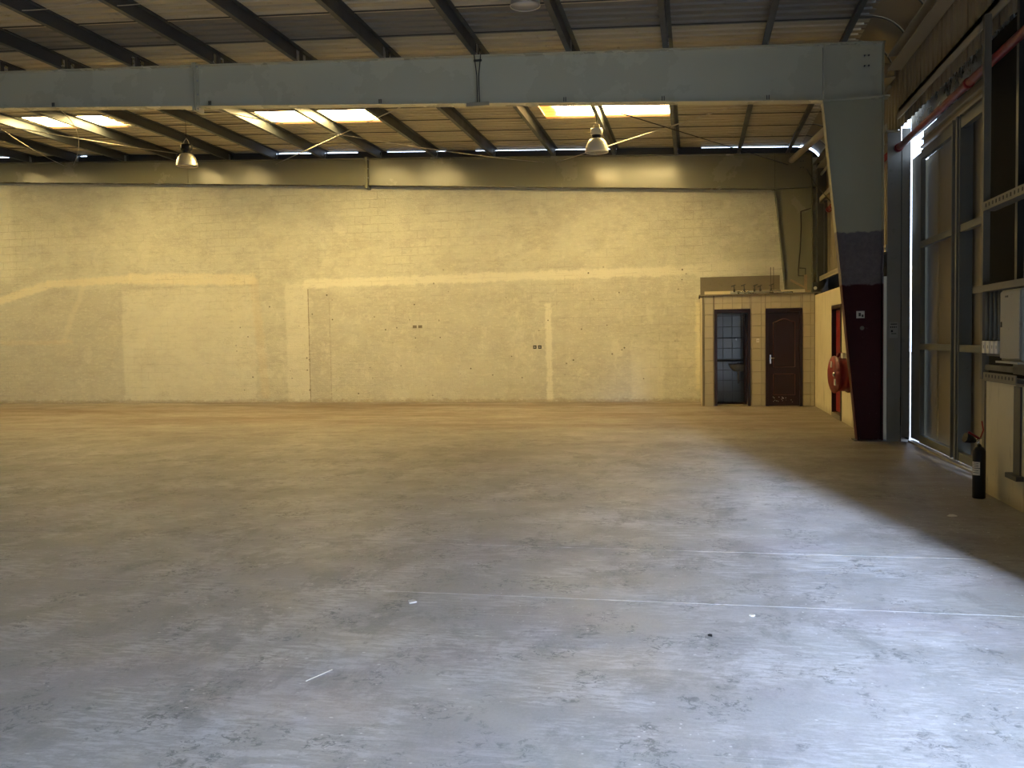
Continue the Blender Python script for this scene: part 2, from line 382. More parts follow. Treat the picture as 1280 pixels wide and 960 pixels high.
# parts under an Empty placed away from the origin: shift the mesh into the Empty's frame
def part(mb, name, mat, root):
    L = root.location
    if L.length > 0: mb.v = [(a-L.x, b-L.y, c-L.z) for a, b, c in mb.v]
    return mb.build(name, mat, root)

SL = 0.0425
def rz(x): return 5.52+SL*(2.55-x)          # top of the rafters
XR, XL, YF, YB = 2.80, -26.0, -16.0, 21.5
# ------------------------------------------------------------------ floor
fl = struct('floor', 'worn grey concrete floor slab with cut joints, tinted brown near the far wall for the yellow light there')
MB().box(XL, 3.35, YF, YB+0.3, -0.30, -0.02).build('floor_bed', 'concrete_trim', fl)
for y0, y1 in ((YF, 5.1665), (5.1735, 6.4465), (6.4535, YB+0.3)):
    MB().box(XL, 3.35, y0, y1, -0.02, 0).build('slab', 'floor', fl)
g = MB().box(-60, 80, -80, YF, -0.35, -0.03).box(3.35, 80, YF, 80, -0.35, -0.03).build('ground', 'outdoor')
tag(g, 'pale paving outside the building', kind='structure')

# ------------------------------------------------------------------ back wall, left wall, front wall
wb = struct('wall_back', 'long yellowish cream painted block wall at the far end')
ztop = lambda x: rz(x)-0.06
MB().prism([(XL, 0), (XR, 0), (XR, ztop(XR)), (XL, ztop(XL))], 1, YB, YB+0.2).build('block_wall', 'wall', wb)
MB().box(0.14, 1.9, YB-0.012, YB+0.01, 2.40, 2.86).build('cement_patch', 'concrete_trim', wb)
ev = [(2.30+0.53*math.cos(math.pi/2*(1-q/10)), rz(2.3)+0.215-0.59+0.54*math.sin(math.pi/2*(1-q/10))) for q in range(11)]
MB().prism([(2.0, 4.9)]+[(2.0, rz(2.3)+0.19)]+ev+[(3.12, 5.0), (3.12, 0), (2.75, 0), (2.75, 4.9)], 1, YB+0.002, YB+0.02).build('corner_infill', 'dark_steel', wb)
# dark flashing above the wall with uneven pieces leaving slits of daylight
xs = XL; k = 0
random.seed(11)
while xs < 2.3:
    L = random.uniform(0.7, 1.6); x1 = min(xs+L, 2.3)
    gap = random.choice((0.032, 0.0, 0.028, -0.0, 0.024, 0.0, 0.03))
    t = lambda x: rz(x)+0.20-gap
    MB().prism([(xs, ztop(xs)-0.05), (x1, ztop(x1)-0.05), (x1, t(x1)), (xs, t(xs))], 1, YB-0.02, YB).build('flashing', 'dark_steel', wb)
    xs = x1; k += 1
wl = MB().box(XL-0.2, XL, YF, YB+0.2, 0, 7).build('wall_left', 'wall'); tag(wl, 'painted block wall far to the left, out of view', kind='structure')
wf = struct('wall_front', 'block wall at the near end behind the camera')
MB().box(XL, XR+0.3, YF-0.2, YF, 0, 7).build('block_wall', 'wall', wf)

# ------------------------------------------------------------------ roof
ce = struct('ceiling', 'corrugated metal roof sheets on dark steel purlins with glowing translucent panels')
def profile(y0, y1, zoff=0.0):
    pts = []; n = 5; p = (y1-y0)/n
    for i in range(n):
        a = y0+i*p
        pts += [(a, 0), (a+p*0.18, 0.0), (a+p*0.26, 0.04), (a+p*0.48, 0.04), (a+p*0.56, 0.0)]
    pts.append((y1, 0))
    return pts
def roof_piece(x0, x1, y0, y1, mat, name):
    mb = MB(); base = 0
    pr = profile(y0, y1+0.05); n = len(pr)
    for x in (x0, x1):
        for j, (y, z) in enumerate(pr):
            lip = -0.016 if j == n-1 else 0.0
            mb.v.append((x, y, rz(x)+0.205+z+lip+0.004*(y1-y)))
    for j in range(n-1): mb.face([j, j+1, n+j+1, n+j])
    return mb.build(name, mat, ce)
yj = [13.1+1.05*k for k in range(-28, 9)]
SKY = [(-20.0, -18.1), (-14.15, -12.25), (-8.75, -6.35), (-2.9, -0.42)]
for i, y0 in enumerate(yj):
    y1 = min(y0+1.05, YB-0.03)
    if y0 >= YB-0.1: continue
    y0 = max(y0, YF-0.1)
    if abs(y0-17.3) < 0.02:
        x = XL
        for a, b in SKY:
            roof_piece(x, a, y0, y1, 'roof_a', 'roof_sheet')
            roof_piece(a, b, y0, y1, 'skylight', 'skylight_sheet')['label'] = 'glowing yellow translucent roof sheet'
            x = b
        roof_piece(x, 2.35, y0, y1, 'roof_a', 'roof_sheet')
    else:
        roof_piece(XL, 2.35, y0, y1, 'roof_b' if abs(y0-12.05) < 0.02 or abs(y0-9.95) < 0.02 or abs(y0-7.85) < 0.02 else 'roof_a', 'roof_sheet')
    MB().prism([(XL, rz(XL)+0.186), (2.35, rz(2.35)+0.186), (2.35, rz(2.35)+0.212), (XL, rz(XL)+0.212)], 1, y0-0.012, y0+0.006).build('lap_seam', 'dark_steel', ce)
    # rounded eave sheet
    pts = []
    for q in range(0, 11):
        an = math.pi/2*(1-q/10); pts.append((2.30+0.55*math.cos(an), rz(2.3)+0.215-0.55+0.55*math.sin(an)))
    MB().strip([(x, z) for x, z in pts], 1, y0, y1+0.03, True).build('eave_sheet', 'cladding', ce)
    rib = [(x-0.006, z-0.008) for x, z in pts]
    mbr = MB()
    mbr.tube([(x, y0+0.02, z) for x, z in rib], 0.012, 5).build('eave_rib', 'dark_steel', ce)
# purlins: Z sections lying across the frames
PX = [2.08, 1.02, -0.36, -1.76, -3.18, -4.62, -6.03, -7.44, -8.87, -10.15, -11.42, -12.87, -14.33, -15.72, -17.1, -18.5, -19.9, -21.3, -22.7, -24.1]
def purlin(x, y0, y1):
    z = rz(x)+0.004; t = 0.012; H = 0.192; Wd = 0.062
    prof = [(x-Wd, z), (x+t, z), (x+t, z+H-t), (x+Wd+t, z+H-t), (x+Wd+t, z+H), (x, z+H), (x, z+t), (x-Wd+t, z+t), (x-Wd+t, z+0.026), (x-Wd, z+0.026)]
    return MB().prism(prof, 1, y0, y1)
for x in PX:
    purlin(x, YF+0.1, 13.59).build('purlin', 'purlin', ce)
    purlin(x, 13.61, 21.45).build('purlin', 'purlin', ce)
    for yy in (13.48, 13.72, 21.30):
        MB().box(x+0.013, x+0.022, yy-0.04, yy+0.04, rz(x)+0.004, rz(x)+0.15).build('cleat', 'galv', ce)
# eave strut
for y0, y1 in ((YF+0.1, 13.4), (13.75, 21.4)):
    MB().prism([(2.60, 5.08), (2.78, 5.08), (2.78, 5.28), (2.60, 5.28), (2.60, 5.265), (2.765, 5.265), (2.765, 5.095), (2.60, 5.095)], 1, y0, y1).build('eave_strut', 'steel_tan', ce)

MB().tube([(2.42, 14.9, 5.02), (2.13, 21.2, 5.36)], 0.065, 12).build('strut_tube', 'steel_tan', ce)
# ------------------------------------------------------------------ portal frames
def bot(x): return 4.78+0.0565*(1.79-x)
def portal(yc, label, right_detail=True, mat_r='steel', mat_c='column'):
    r = tag(empty('portal_frame', (2.4, yc, 0)), label, 'steel frame')
    w2, t = 0.006, 0.014; fw = 0.105
    def P(mb, nm, mt): return part(mb, nm, mt, r)
    splices = (-7.80, -19.6)
    ends = [1.79, -7.80, -19.6, XL+0.05]
    for a, b in zip(ends[:-1], ends[1:]):
        mb = MB().prism([(b, bot(b)), (a, bot(a)), (a, rz(a)-t), (b, rz(b)-t)], 1, yc-w2, yc+w2)
        mb.prism([(b, bot(b)-t), (a, bot(a)-t), (a, bot(a)), (b, bot(b))], 1, yc-fw, yc+fw)
        mb.prism([(b, rz(b)-t), (a, rz(a)-t), (a, rz(a)), (b, rz(b))], 1, yc-fw, yc+fw)
        P(mb, 'rafter', mat_r)
    for s in splices:
        for dx in (-0.034, 0.006):
            P(MB().box(s+dx, s+dx+0.028, yc-0.12, yc+0.12, bot(s)-0.09, rz(s)+0.03), 'splice_plate', mat_r)
        for q in range(4):
            z = bot(s)-0.05+q*(rz(s)-bot(s)+0.02)/3
            P(MB().tube([(s-0.05, yc-0.075, z), (s+0.05, yc-0.075, z)], 0.014, 6), 'bolt', 'galv')
    for s in (-3.15, -12.6):
        P(MB().box(s-0.005, s+0.005, yc-0.02, yc-w2, bot(s), rz(s)-t), 'web_seam', mat_r)
    # column: tapered web between two flanges
    xi = lambda z: 2.26-(2.26-1.79)*z/4.78
    mb = MB().prism([(2.26, 0.0), (2.57, 0.0), (2.57, 4.78), (1.79, 4.78)], 1, yc-w2, yc+w2)
    mb.prism([(2.26-t, 0), (2.26, 0), (1.79, 4.78), (1.79-t, 4.78)], 1, yc-fw, yc+fw)
    mb.prism([(2.57, 0), (2.57+t, 0), (2.57+t, rz(2.57)), (2.57, rz(2.57))], 1, yc-fw, yc+fw)
    P(mb, 'column', mat_c)
    mb = MB().prism([(1.79, 4.78), (2.57, 4.78), (2.57, rz(2.57)-t), (1.79, rz(1.79)-t)], 1, yc-w2, yc+w2)
    mb.prism([(1.79, rz(1.79)-t), (2.6, rz(2.6)-t), (2.6, rz(2.6)), (1.79, rz(1.79))], 1, yc-fw, yc+fw)
    P(mb, 'haunch', mat_r)
    P(MB().box(1.72, 2.66, yc-fw, yc+fw, 4.765, 4.785), 'stiffener', mat_r)
    P(MB().box(1.782, 1.798, yc-fw, yc+fw, 4.79, rz(1.79)-t), 'stiffener', mat_r)
    for k in range(4):
        x = 2.34+0.055*(k % 2)
        P(MB().tube([(x, yc-0.03, 5.22+0.14*(k//2)), (x, yc+0.02, 5.22+0.14*(k//2))], 0.011, 6), 'bolt', 'dark_steel')
    P(MB().box(2.2, 2.63, yc-0.14, yc+0.14, 0.0, 0.009), 'base_plate', 'dark_steel')
    return r
pf = portal(13.6, 'near grey steel portal frame spanning the roof, its right column painted dark red below')
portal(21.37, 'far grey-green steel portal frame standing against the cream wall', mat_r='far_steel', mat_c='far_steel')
portal(4.6, 'grey steel portal frame overhead nearest the camera, out of view')

# ------------------------------------------------------------------ notices on the column and gatepost
n_ = MB().box(2.24, 2.35, 13.588, 13.592, 1.725, 1.825).build('notice', 'white'); tag(n_, 'small white paper notice on the dark red column', 'notice')
MB().box(2.27, 2.30, 13.586, 13.5875, 1.75, 1.80).build('printed_mark', 'dark_steel', n_)
MB().box(2.31, 2.335, 13.586, 13.5875, 1.74, 1.775).build('printed_mark', 'dark_steel', n_)
n_ = MB().tube([(2.318, 13.590, 1.585), (2.318, 13.594, 1.585)], 0.03, 10).build('sticker', 'concrete_trim'); n_.scale = (1, 1, 1)
tag(n_, 'tiny torn sticker below the white notice on the dark red column', 'sticker')

# ------------------------------------------------------------------ gatepost between the column and the gate
gp = tag(empty('gate_post', (2.75, 13.45, 0)), 'tall grey steel gatepost of folded plate with peeling paint beside the red column', 'post')
PG = lambda mb, nm, mt='post_steel': part(mb, nm, mt, gp)
PG(MB().box(2.615, 2.79, 13.42, 13.44, 0.0, 4.25), 'wide_plate')
PG(MB().box(2.805, 2.915, 13.43, 13.45, 0.06, 4.30).box(2.90, 2.915, 13.45, 13.56, 0.06, 4.20), 'narrow_plate')
PG(MB().box(2.785, 2.81, 13.45, 13.46, 0.62, 4.05), 'cover_strip', 'dark_steel')
PG(MB().box(2.785, 2.81, 13.45, 13.46, 0.0, 0.22), 'cover_strip', 'dark_steel')
PG(MB().box(2.65, 2.78, 13.405, 13.419, 1.86, 1.88), 'weld_seam')
nt = MB().box(2.645, 2.755, 13.414, 13.419, 1.44, 1.66).build('warning_sign', 'cabinet'); tag(nt, 'small worn grey sign plate on the gatepost', 'sign')
for q, (a, b, c, e) in enumerate(((2.66, 2.745, 1.625, 1.637), (2.655, 2.67, 1.58, 1.60), (2.68, 2.695, 1.58, 1.60), (2.705, 2.72, 1.58, 1.60), (2.73, 2.74, 1.58, 1.60), (2.665, 2.69, 1.52, 1.55), (2.67, 2.735, 1.495, 1.505))):
    MB().box(a, b, 13.412, 13.4135, c, e).build('printed_line', 'black', nt)

# ------------------------------------------------------------------ right wall: cladding, girts, low walls
wr = struct('wall_right', 'beige metal clad side wall with low cream masonry and steel girts')
W = lambda mb, nm, mt: mb.build(nm, mt, wr)
def vsheet(y0, y1, z0, z1, x=2.82, mat='cladding', nm='cladding_sheet', parent=None):
    pts = []; n = 5; p = (y1-y0)/n
    for i in range(n):
        a = y0+i*p
        pts += [(x, a), (x, a+p*0.6), (x+0.022, a+p*0.68), (x+0.022, a+p*0.92)]
    pts.append((x, y1)); 
    return MB().strip(pts, 2, z0, z1).build(nm, mat, parent or wr)
y = YF
for k in range(40):
    y1 = min(y+1.02, YB)
    if y1-y > 0.1: vsheet(y, y1+0.03, 4.36, 5.25, 2.83)
    y = y1
y = 13.62
while y < YB-0.05:
    y1 = min(y+1.02, YB); vsheet(y, y1+0.03, 2.72, 4.36, 2.83); y = y1
y = 2.15
while y < 9.5:
    y1 = min(y+1.02, 9.6); vsheet(y, y1+0.03, 1.08, 4.4, 3.13, 'cladding'); y = y1
W(MB().box(2.66, 3.15, 2.13, 2.148, 0, 4.54), 'door_jamb', 'cladding')  # unseen end plate added to stop light through the wall cavity
# bottom trim of the upper cladding above the gate
W(MB().box(2.74, 2.83, 2.15, 13.42, 4.50, 4.56).box(2.74, 2.752, 2.15, 13.42, 4.42, 4.56), 'girt', 'steel_tan')
W(MB().box(2.66, 2.82, 13.75, 21.4, 4.33, 4.35).box(2.66, 2.675, 13.75, 21.4, 4.33, 4.45), 'girt', 'steel_tan')
W(MB().box(2.66, 2.82, 13.75, 21.4, 2.70, 2.72).box(2.66, 2.675, 13.75, 21.4, 2.66, 2.76), 'girt', 'steel_tan')
W(MB().tube([(2.7, 13.75, 4.95), (2.7, 21.3, 4.95)], 0.03, 6), 'girt', 'steel_tan')
W(MB().box(2.70, 2.76, 20.3, 20.36, 2.75, 4.33), 'stud', 'dark_steel')
W(MB().box(2.62, 2.80, 20.75, 20.95, 2.4, 5.2), 'corner_post', 'dark_steel')
W(MB().box(2.70, 2.76, 17.2, 17.26, 2.35, 2.70), 'stud', 'steel_tan')
W(MB().box(2.70, 2.76, 15.2, 15.26, 2.35, 2.70), 'stud', 'steel_tan')
W(MB().box(2.95, 2.97, 13.7, 21.6, 0.0, 2.95), 'shade_backing', 'deep_shade')  # black sheet added outside to keep the window strip dark
# masonry side wall of the toilet block with its red door
sw = struct('wall_toilet_side', 'cream plastered low wall running from the toilets towards the red column')
MB().box(2.49, 2.69, 17.66, 20.10, 0, 2.33).build('masonry', 'plaster', sw)
MB().box(2.49, 2.69, 16.55, 17.66, 2.03, 2.33).build('masonry', 'plaster', sw)
MB().box(2.49, 2.69, 13.75, 16.55, 0, 2.31).build('masonry', 'plaster', sw)
MB().box(2.47, 2.69, 16.60, 17.62, 0.0, 0.08).build('doorstep', 'concrete_trim', sw)
dr = struct('door_3', 'dark red door in the cream side wall behind the red column')
MB().box(2.475, 2.60, 17.58, 17.66, 0.0, 2.03).box(2.475, 2.60, 16.55, 16.63, 0, 2.03).box(2.475, 2.60, 16.63, 17.58, 1.96, 2.03).build('door_frame', 'maroon', dr)
bevel(MB().box(2.545, 2.585, 16.64, 17.57, 0.10, 1.95).build('door_leaf', 'red', dr), 0.004)
MB().tube([(2.545, 16.75, 1.0), (2.50, 16.75, 1.0), (2.50, 16.87, 1.0)], 0.009, 6).build('door_handle', 'chrome', dr)

# low masonry at the right edge
dw = struct('wall_low_right', 'low cream plastered wall at the right edge with dark stains')
MB().box(2.66, 2.90, 2.15, 9.17, 0, 1.05).build('masonry', 'plaster', dw)
mb = MB().box(2.64, 2.92, 8.33, 9.20, 1.05, 1.062).box(2.64, 2.652, 8.33, 9.20, 1.0625, 1.13)
mb.build('perforated_angle', 'stud_paint', dw)
for k in range(9): MB().box(2.6375, 2.6395, 8.38+0.09*k, 8.41+0.09*k, 1.085, 1.112).build('slot', 'black', dw)
MB().box(2.64, 2.92, 2.15, 8.32, 1.05, 1.066).build('coping', 'concrete_trim', dw)

# steel frame of the side bay at the right edge
sf = tag(empty('side_frame', (2.7, 8.8, 0)), 'steel stud frame with perforated angles above the low cream wall', 'steel frame')
S = lambda mb, nm, mt='stud_paint': part(mb, nm, mt, sf)
S(MB().box(2.64, 2.70, 9.24, 9.30, 1.06, 4.42), 'stud')
S(MB().box(2.655, 2.70, 9.21, 9.30, 0, 1.055), 'stud')
S(MB().box(2.64, 2.70, 8.10, 8.16, 1.14, 4.42).box(2.70, 2.86, 8.10, 8.11, 1.14, 4.42), 'stud', 'dark_steel')
S(MB().box(2.76, 2.82, 8.70, 8.76, 1.90, 4.42), 'stud', 'dark_steel')
S(MB().box(2.86, 2.90, 8.92, 9.0, 1.90, 4.42), 'stud', 'dark_steel')
S(MB().box(2.63, 2.64, 8.10, 9.24, 2.62, 2.70).box(2.64, 2.74, 8.16, 9.24, 2.62, 2.63), 'perforated_rail')
for k in range(11): S(MB().box(2.626, 2.6295, 8.16+0.095*k, 8.19+0.095*k, 2.645, 2.678), 'slot', 'black')
S(MB().box(2.61, 2.76, 8.00, 9.42, 1.88, 1.90).box(2.60, 2.61, 8.0, 9.42, 1.87, 1.93), 'ledge')
S(MB().box(2.645, 2.70, 8.22, 8.38, 0.30, 1.04), 'lower_post', 'dark_steel')
S(MB().box(2.60, 2.66, 8.16, 8.44, 0.26, 0.30), 'base_bracket', 'dark_steel')
S(MB().box(2.86, 2.88, 7.9, 9.86, 1.08, 4.34), 'shade_sheet', 'deep_shade')  # black sheet added for the gate pocket lying deep in shadow

# ------------------------------------------------------------------ sliding gate
gt = tag(empty('sliding_gate', (3.0, 11.5, 0)), 'tall sliding gate of beige metal sheets in a grey steel frame', 'gate')
G = lambda mb, nm, mt='gate_steel': part(mb, nm, mt, gt)
GX = 2.97
G(MB().box(GX, GX+0.06, 13.10, 13.60, 0.04, 3.90), 'stile')
G(MB().box(GX-0.03, GX+0.05, 11.28, 11.34, 0.03, 3.95).box(GX-0.02, GX+0.12, 11.20, 11.22, 0.03, 3.95).box(GX-0.03, GX+0.05, 11.47, 11.50, 0.03, 3.95).box(GX+0.05, GX+0.06, 11.34, 11.47, 0.03, 3.95), 'centre_post')
G(MB().box(GX, GX+0.06, 9.15, 9.25, 0.06, 3.90), 'stile')
for z0, z1 in ((0.03, 0.13), (1.28, 1.36), (2.64, 2.72), (3.80, 3.92)):
    G(MB().box(GX-0.01, GX+0.05, 11.50, 13.06, z0, z1), 'rail')
    G(MB().box(GX-0.01, GX+0.05, 9.25, 11.28, z0, z1), 'rail')
G(MB().box(GX-0.08, GX-0.01, 9.25, 13.40, 0.0, 0.025), 'floor_track', 'steel_tan')
def gsheet(y0, y1):
    pts = []; n = 2; p = (y1-y0)/n; x = GX+0.13
    for i in range(n):
        a = y0+i*p; pts += [(x, a), (x, a+p*0.7), (x+0.015, a+p*0.76), (x+0.015, a+p*0.94)]
    pts.append((x, y1))
    mb = MB().strip(pts, 2, 0.08, 3.86)
    return part(mb, 'gate_sheet', 'cladding', gt)
for y0, y1 in ((12.05, 13.46), (11.27, 12.08), (10.18, 11.30), (9.2, 10.20)): gsheet(y0, y1)
# header track outside the cladding
hd = tag(empty('gate_track', (3.0, 11.5, 4.2)), 'galvanised hanging track and fascia above the sliding gate', 'gate track')
part(MB().box(2.90, 2.91, 9.3, 13.35, 4.16, 4.46).box(2.91, 3.12, 9.3, 13.35, 4.45, 4.46).box(2.91, 2.97, 9.3, 13.35, 4.16, 4.17), 'track_box', 'galv', hd)
part(MB().box(3.14, 3.15, 2.15, 13.0, 3.80, 4.52), 'outer_light_stop', 'dark_steel', hd)  # unseen plate added to close the track against stray outside light
part(MB().box(2.84, 3.15, 2.15, 13.0, 4.53, 4.54), 'top_light_stop', 'dark_steel', hd)  # unseen cap added to block light slipping over the outer sheets
part(MB().box(3.02, 3.04, 5.0, 13.2, 3.98, 4.20), 'fascia_board', 'cladding', hd)
part(MB().box(2.97, 3.02, 5.0, 13.15, 3.96, 3.99), 'lower_lip', 'steel_tan', hd)
part(MB().box(2.98, 3.02, 5.0, 13.15, 4.07, 4.09), 'lower_lip', 'steel_tan', hd)
part(MB().tube([(2.895, 9.9, 4.36), (2.87, 9.9, 4.36)], 0.035, 10), 'roller_cap', 'white', hd)

# red fire pipe
rp = MB().tube([(2.745, 2.3, 4.03), (2.745, 13.40, 4.03)], 0.042, 12).build('fire_pipe', 'red'); tag(rp, 'dark red pipe running above the sliding gate', 'pipe')
MB().tube([(2.745, 13.33, 4.03), (2.745, 13.415, 4.03)], 0.055, 12).build('end_cap', 'red', rp)
for yy in (10.1,):
    MB().tube([(2.745, yy, 4.03), (2.745, yy+0.1, 4.03)], 0.052, 12).build('coupling', 'red', rp)
rp2 = MB().tube([(2.745, 13.72, 4.06), (2.745, 20.1, 4.09)], 0.042, 12).build('fire_pipe', 'red'); tag(rp2, 'dark red pipe on the side wall above the toilet block', 'pipe')
for a in (19.4, 19.9): MB().tube([(2.745, a, 4.088), (2.745, a+0.09, 4.088)], 0.06, 10).build('coupling', 'red', rp2)

# ------------------------------------------------------------------ toilet block
ax0, ax1, ay, az = 0.13, 2.49, 20.10, 2.37
tb = struct('wall_toilet_front', 'tiled front of the small toilet block in the far right corner')
D1 = (1.486, 2.235, 2.065); D2 = (0.424, 1.170, 2.070)
core = MB()
for a, b, c, e in ((ax0, D2[0], 0, az), (D2[1], D1[0], 0, az), (D1[1], ax1, 0, az), (D2[0], D2[1], D2[2], az), (D1[0], D1[1], D1[2], az)):
    core.box(a, b, ay+0.012, ay+0.15, c, e)
core.build('masonry', 'concrete_trim', tb)
tw, th = 0.20, 0.245
tile_cache = {}
def tile(wd, ht, name='tile', mat='tile'):
    key = (round(wd, 3), round(ht, 3), mat)
    if key not in tile_cache:
        mb = MB(); g = 0.002; b = 0.004
        x0, x1, z0, z1 = g, wd-g, g, ht-g
        v = [(x0, 0.012, z0), (x1, 0.012, z0), (x1, 0.012, z1), (x0, 0.012, z1), (x0+b, 0, z0+b), (x1-b, 0, z0+b), (x1-b, 0, z1-b), (x0+b, 0, z1-b)]
        mb.v = v
        for q in ((4, 5, 6, 7), (0, 1, 5, 4), (1, 2, 6, 5), (2, 3, 7, 6), (3, 0, 4, 7)): mb.face(list(q))
        me = bpy.data.meshes.new('tile'); me.from_pydata(mb.v, [], mb.f); me.materials.append(M[mat]); tile_cache[key] = me
    return tile_cache[key]
def tile_area(x0, x1, z0, z1, yy, parent, mat='tile', ox=0.0):
    x = x0
    while x < x1-0.02:
        nx = min((math.floor((x-ox)/tw+1e-4)+1)*tw+ox, x1); z = z0
        while z < z1-0.02:
            nz = min((math.floor(z/th+1e-4)+1)*th, z1)
            if nx-x > 0.015: shared(tile(nx-x, nz-z, mat=mat), 'tile', parent, (x, yy+random.uniform(-0.0012, 0.0012), z))
            z = nz
        x = nx
for a, b, c, e in ((0.21, D2[0]-0.005, 0, az), (D2[1]+0.005, D1[0]-0.005, 0, az), (D1[1]+0.005, ax1-0.01, 0, az), (D2[0], D2[1], D2[2]+0.01, az), (D1[0], D1[1], D1[2]+0.01, az)):
    tile_area(a, b, c, e, ay, tb)
MB().box(0.13, 0.165, ay-0.005, ay+0.01, 0, 2.33).build('corner_strip', 'plaster', tb)
MB().box(0.166, 0.205, ay-0.012, ay+0.01, 0, 2.36).build('corner_strip', 'concrete_trim', tb)
MB().box(0.10, 2.60, ay-0.03, YB, az+0.001, az+0.03).build('roof_slab', 'concrete_trim', tb)
MB().box(0.22, 2.30, ay+0.10, ay+0.16, az+0.031, az+0.10).build('roof_kerb', 'plaster', tb)
MB().box(ax0, ax0+0.10, ay+0.15, YB, 0, az).build('side_masonry', 'plaster', tb)
MB().box(1.30, 1.40, ay+0.15, YB, 0, az).build('partition', 'concrete_trim', tb)
MB().box(2.30, 2.49, ay+0.15, YB, 0, az).build('side_masonry', 'concrete_trim', tb)
rl = struct('wall_washroom', 'dim tiled inner wall seen through the open doorway of the washroom')
tile_area(0.24, 1.29, 0, 2.3, 21.36, rl, 'tile_in', 0.04)
MB().box(0.23, 1.30, 21.373, 21.5, 0, az).build('masonry', 'concrete_trim', rl)
# door 2: open doorway
d2 = struct('door_2', 'open washroom doorway with a dark maroon frame')
def dframe(D, par):
    bevel(MB().box(D[0], D[0]+0.055, ay-0.02, ay+0.13, 0, D[2]).box(D[1]-0.055, D[1], ay-0.02, ay+0.13, 0, D[2]).box(D[0]+0.055, D[1]-0.055, ay-0.02, ay+0.13, D[2]-0.07, D[2]).build('door_frame', 'maroon', par), 0.004)
dframe(D2, d2)
bevel(MB().box(D2[1]-0.10, D2[1]-0.06, ay+0.135, ay+0.80, 0.03, 1.98).build('door_leaf', 'maroon', d2), 0.004)
MB().box(D2[0]+0.055, D2[1]-0.055, ay+0.0, ay+0.13, 0, 0.03).build('threshold', 'concrete_trim', d2)
# door 1: closed panel door
d1 = struct('door_1', 'closed dark maroon panelled door with an arched upper panel')
dframe(D1, d1)
lf = bevel(MB().box(D1[0]+0.058, D1[1]-0.058, ay+0.03, ay+0.07, 0.02, D1[2]-0.073).build('door_leaf', 'maroon', d1), 0.003)
def arch(x0, x1, z0, z1, rise, n=10):
    p = [(x0, z0), (x1, z0), (x1, z1)]
    for i in range(1, n): t = i/n; p.append((x1+(x0-x1)*t, z1+rise*0.5*(1-math.cos(2*math.pi*t))))
    p.append((x0, z1)); return p
def moulding(pts, r=0.010):
    P3 = [(x, ay+0.028, z) for x, z in pts]; P3.append(P3[0]); return MB().tube(P3, r, 6)
moulding(arch(1.645, 2.085, 0.83, 1.78, 0.07), 0.011).build('upper_panel_moulding', 'maroon_worn', lf)
moulding(arch(1.645, 2.085, 0.24, 0.68, 0.0), 0.011).build('lower_panel_moulding', 'maroon_worn', lf)
MB().prism(arch(1.68, 2.05, 0.865, 1.745, 0.06), 1, ay+0.022, ay+0.03).build('raised_panel', 'maroon', lf)
MB().prism(arch(1.68, 2.05, 0.275, 0.645, 0.0), 1, ay+0.022, ay+0.03).build('raised_panel', 'maroon', lf)
hp = bevel(MB().box(1.565, 1.60, ay+0.02, ay+0.03, 0.90, 1.09).build('handle_plate', 'chrome', d1), 0.003)
MB().tube([(1.582, ay+0.02, 1.02), (1.582, ay-0.025, 1.02), (1.665, ay-0.028, 1.02)], 0.010, 8).build('lever', 'chrome', hp)
for k in range(16):
    x = random.uniform(1.60, 2.05); z = random.uniform(0.08, 0.19)
    MB().box(x, x+random.uniform(0.008, 0.028), ay+0.0285, ay+0.0298, z, z+random.uniform(0.006, 0.018)).build('paint_chip', 'white', lf)
# washroom fittings
ws = tag(empty('washbasin', (0.95, 21.1, 0.8)), 'white washbasin in the dim washroom doorway', 'washbasin')
bs = part(MB().lathe([(0.0, 0.70), (0.10, 0.71), (0.17, 0.78), (0.22, 0.86), (0.235, 0.87), (0.22, 0.875), (0.16, 0.80), (0.0, 0.77)], (0.97, 21.12, 0.0), 20), 'bowl', 'white', ws)
part(MB().tube([(0.97, 21.15, 0.70), (0.97, 21.15, 0.45), (0.97, 21.34, 0.45)], 0.02, 8), 'waste_pipe', 'white', ws)
part(MB().tube([(0.97, 21.33, 0.875), (0.97, 21.33, 0.905), (0.97, 21.22, 0.905), (0.97, 21.20, 0.885)], 0.012, 8), 'tap', 'chrome', ws)
lg = bevel(MB().box(0.28, 1.06, 21.0, 21.36, 0.93, 0.965).build('counter_ledge', 'dark_steel'), 0.005); tag(lg, 'dark shelf across the washroom above the basin', 'shelf')
sh = MB().box(0.30, 1.05, 21.25, 21.36, 1.45, 1.465).build('glass_shelf', 'dark_steel'); tag(sh, 'thin upper shelf on the washroom tiles', 'shelf')
MB().box(0.40, 0.42, 21.3, 21.36, 1.41, 1.449).build('bracket', 'chrome', sh); MB().box(0.92, 0.94, 21.3, 21.36, 1.41, 1.449).build('bracket', 'chrome', sh)
sw_ = bevel(MB().box(1.295, 1.355, ay-0.012, ay-0.002, 1.36, 1.44).build('light_switch', 'white'), 0.003); tag(sw_, 'small light switch on the tiles between the two toilet doors', 'switch')
MB().box(1.31, 1.322, ay-0.016, ay-0.0121, 1.385, 1.415).build('rocker', 'cabinet', sw_); MB().box(1.33, 1.342, ay-0.016, ay-0.0121, 1.385, 1.415).build('rocker', 'cabinet', sw_)

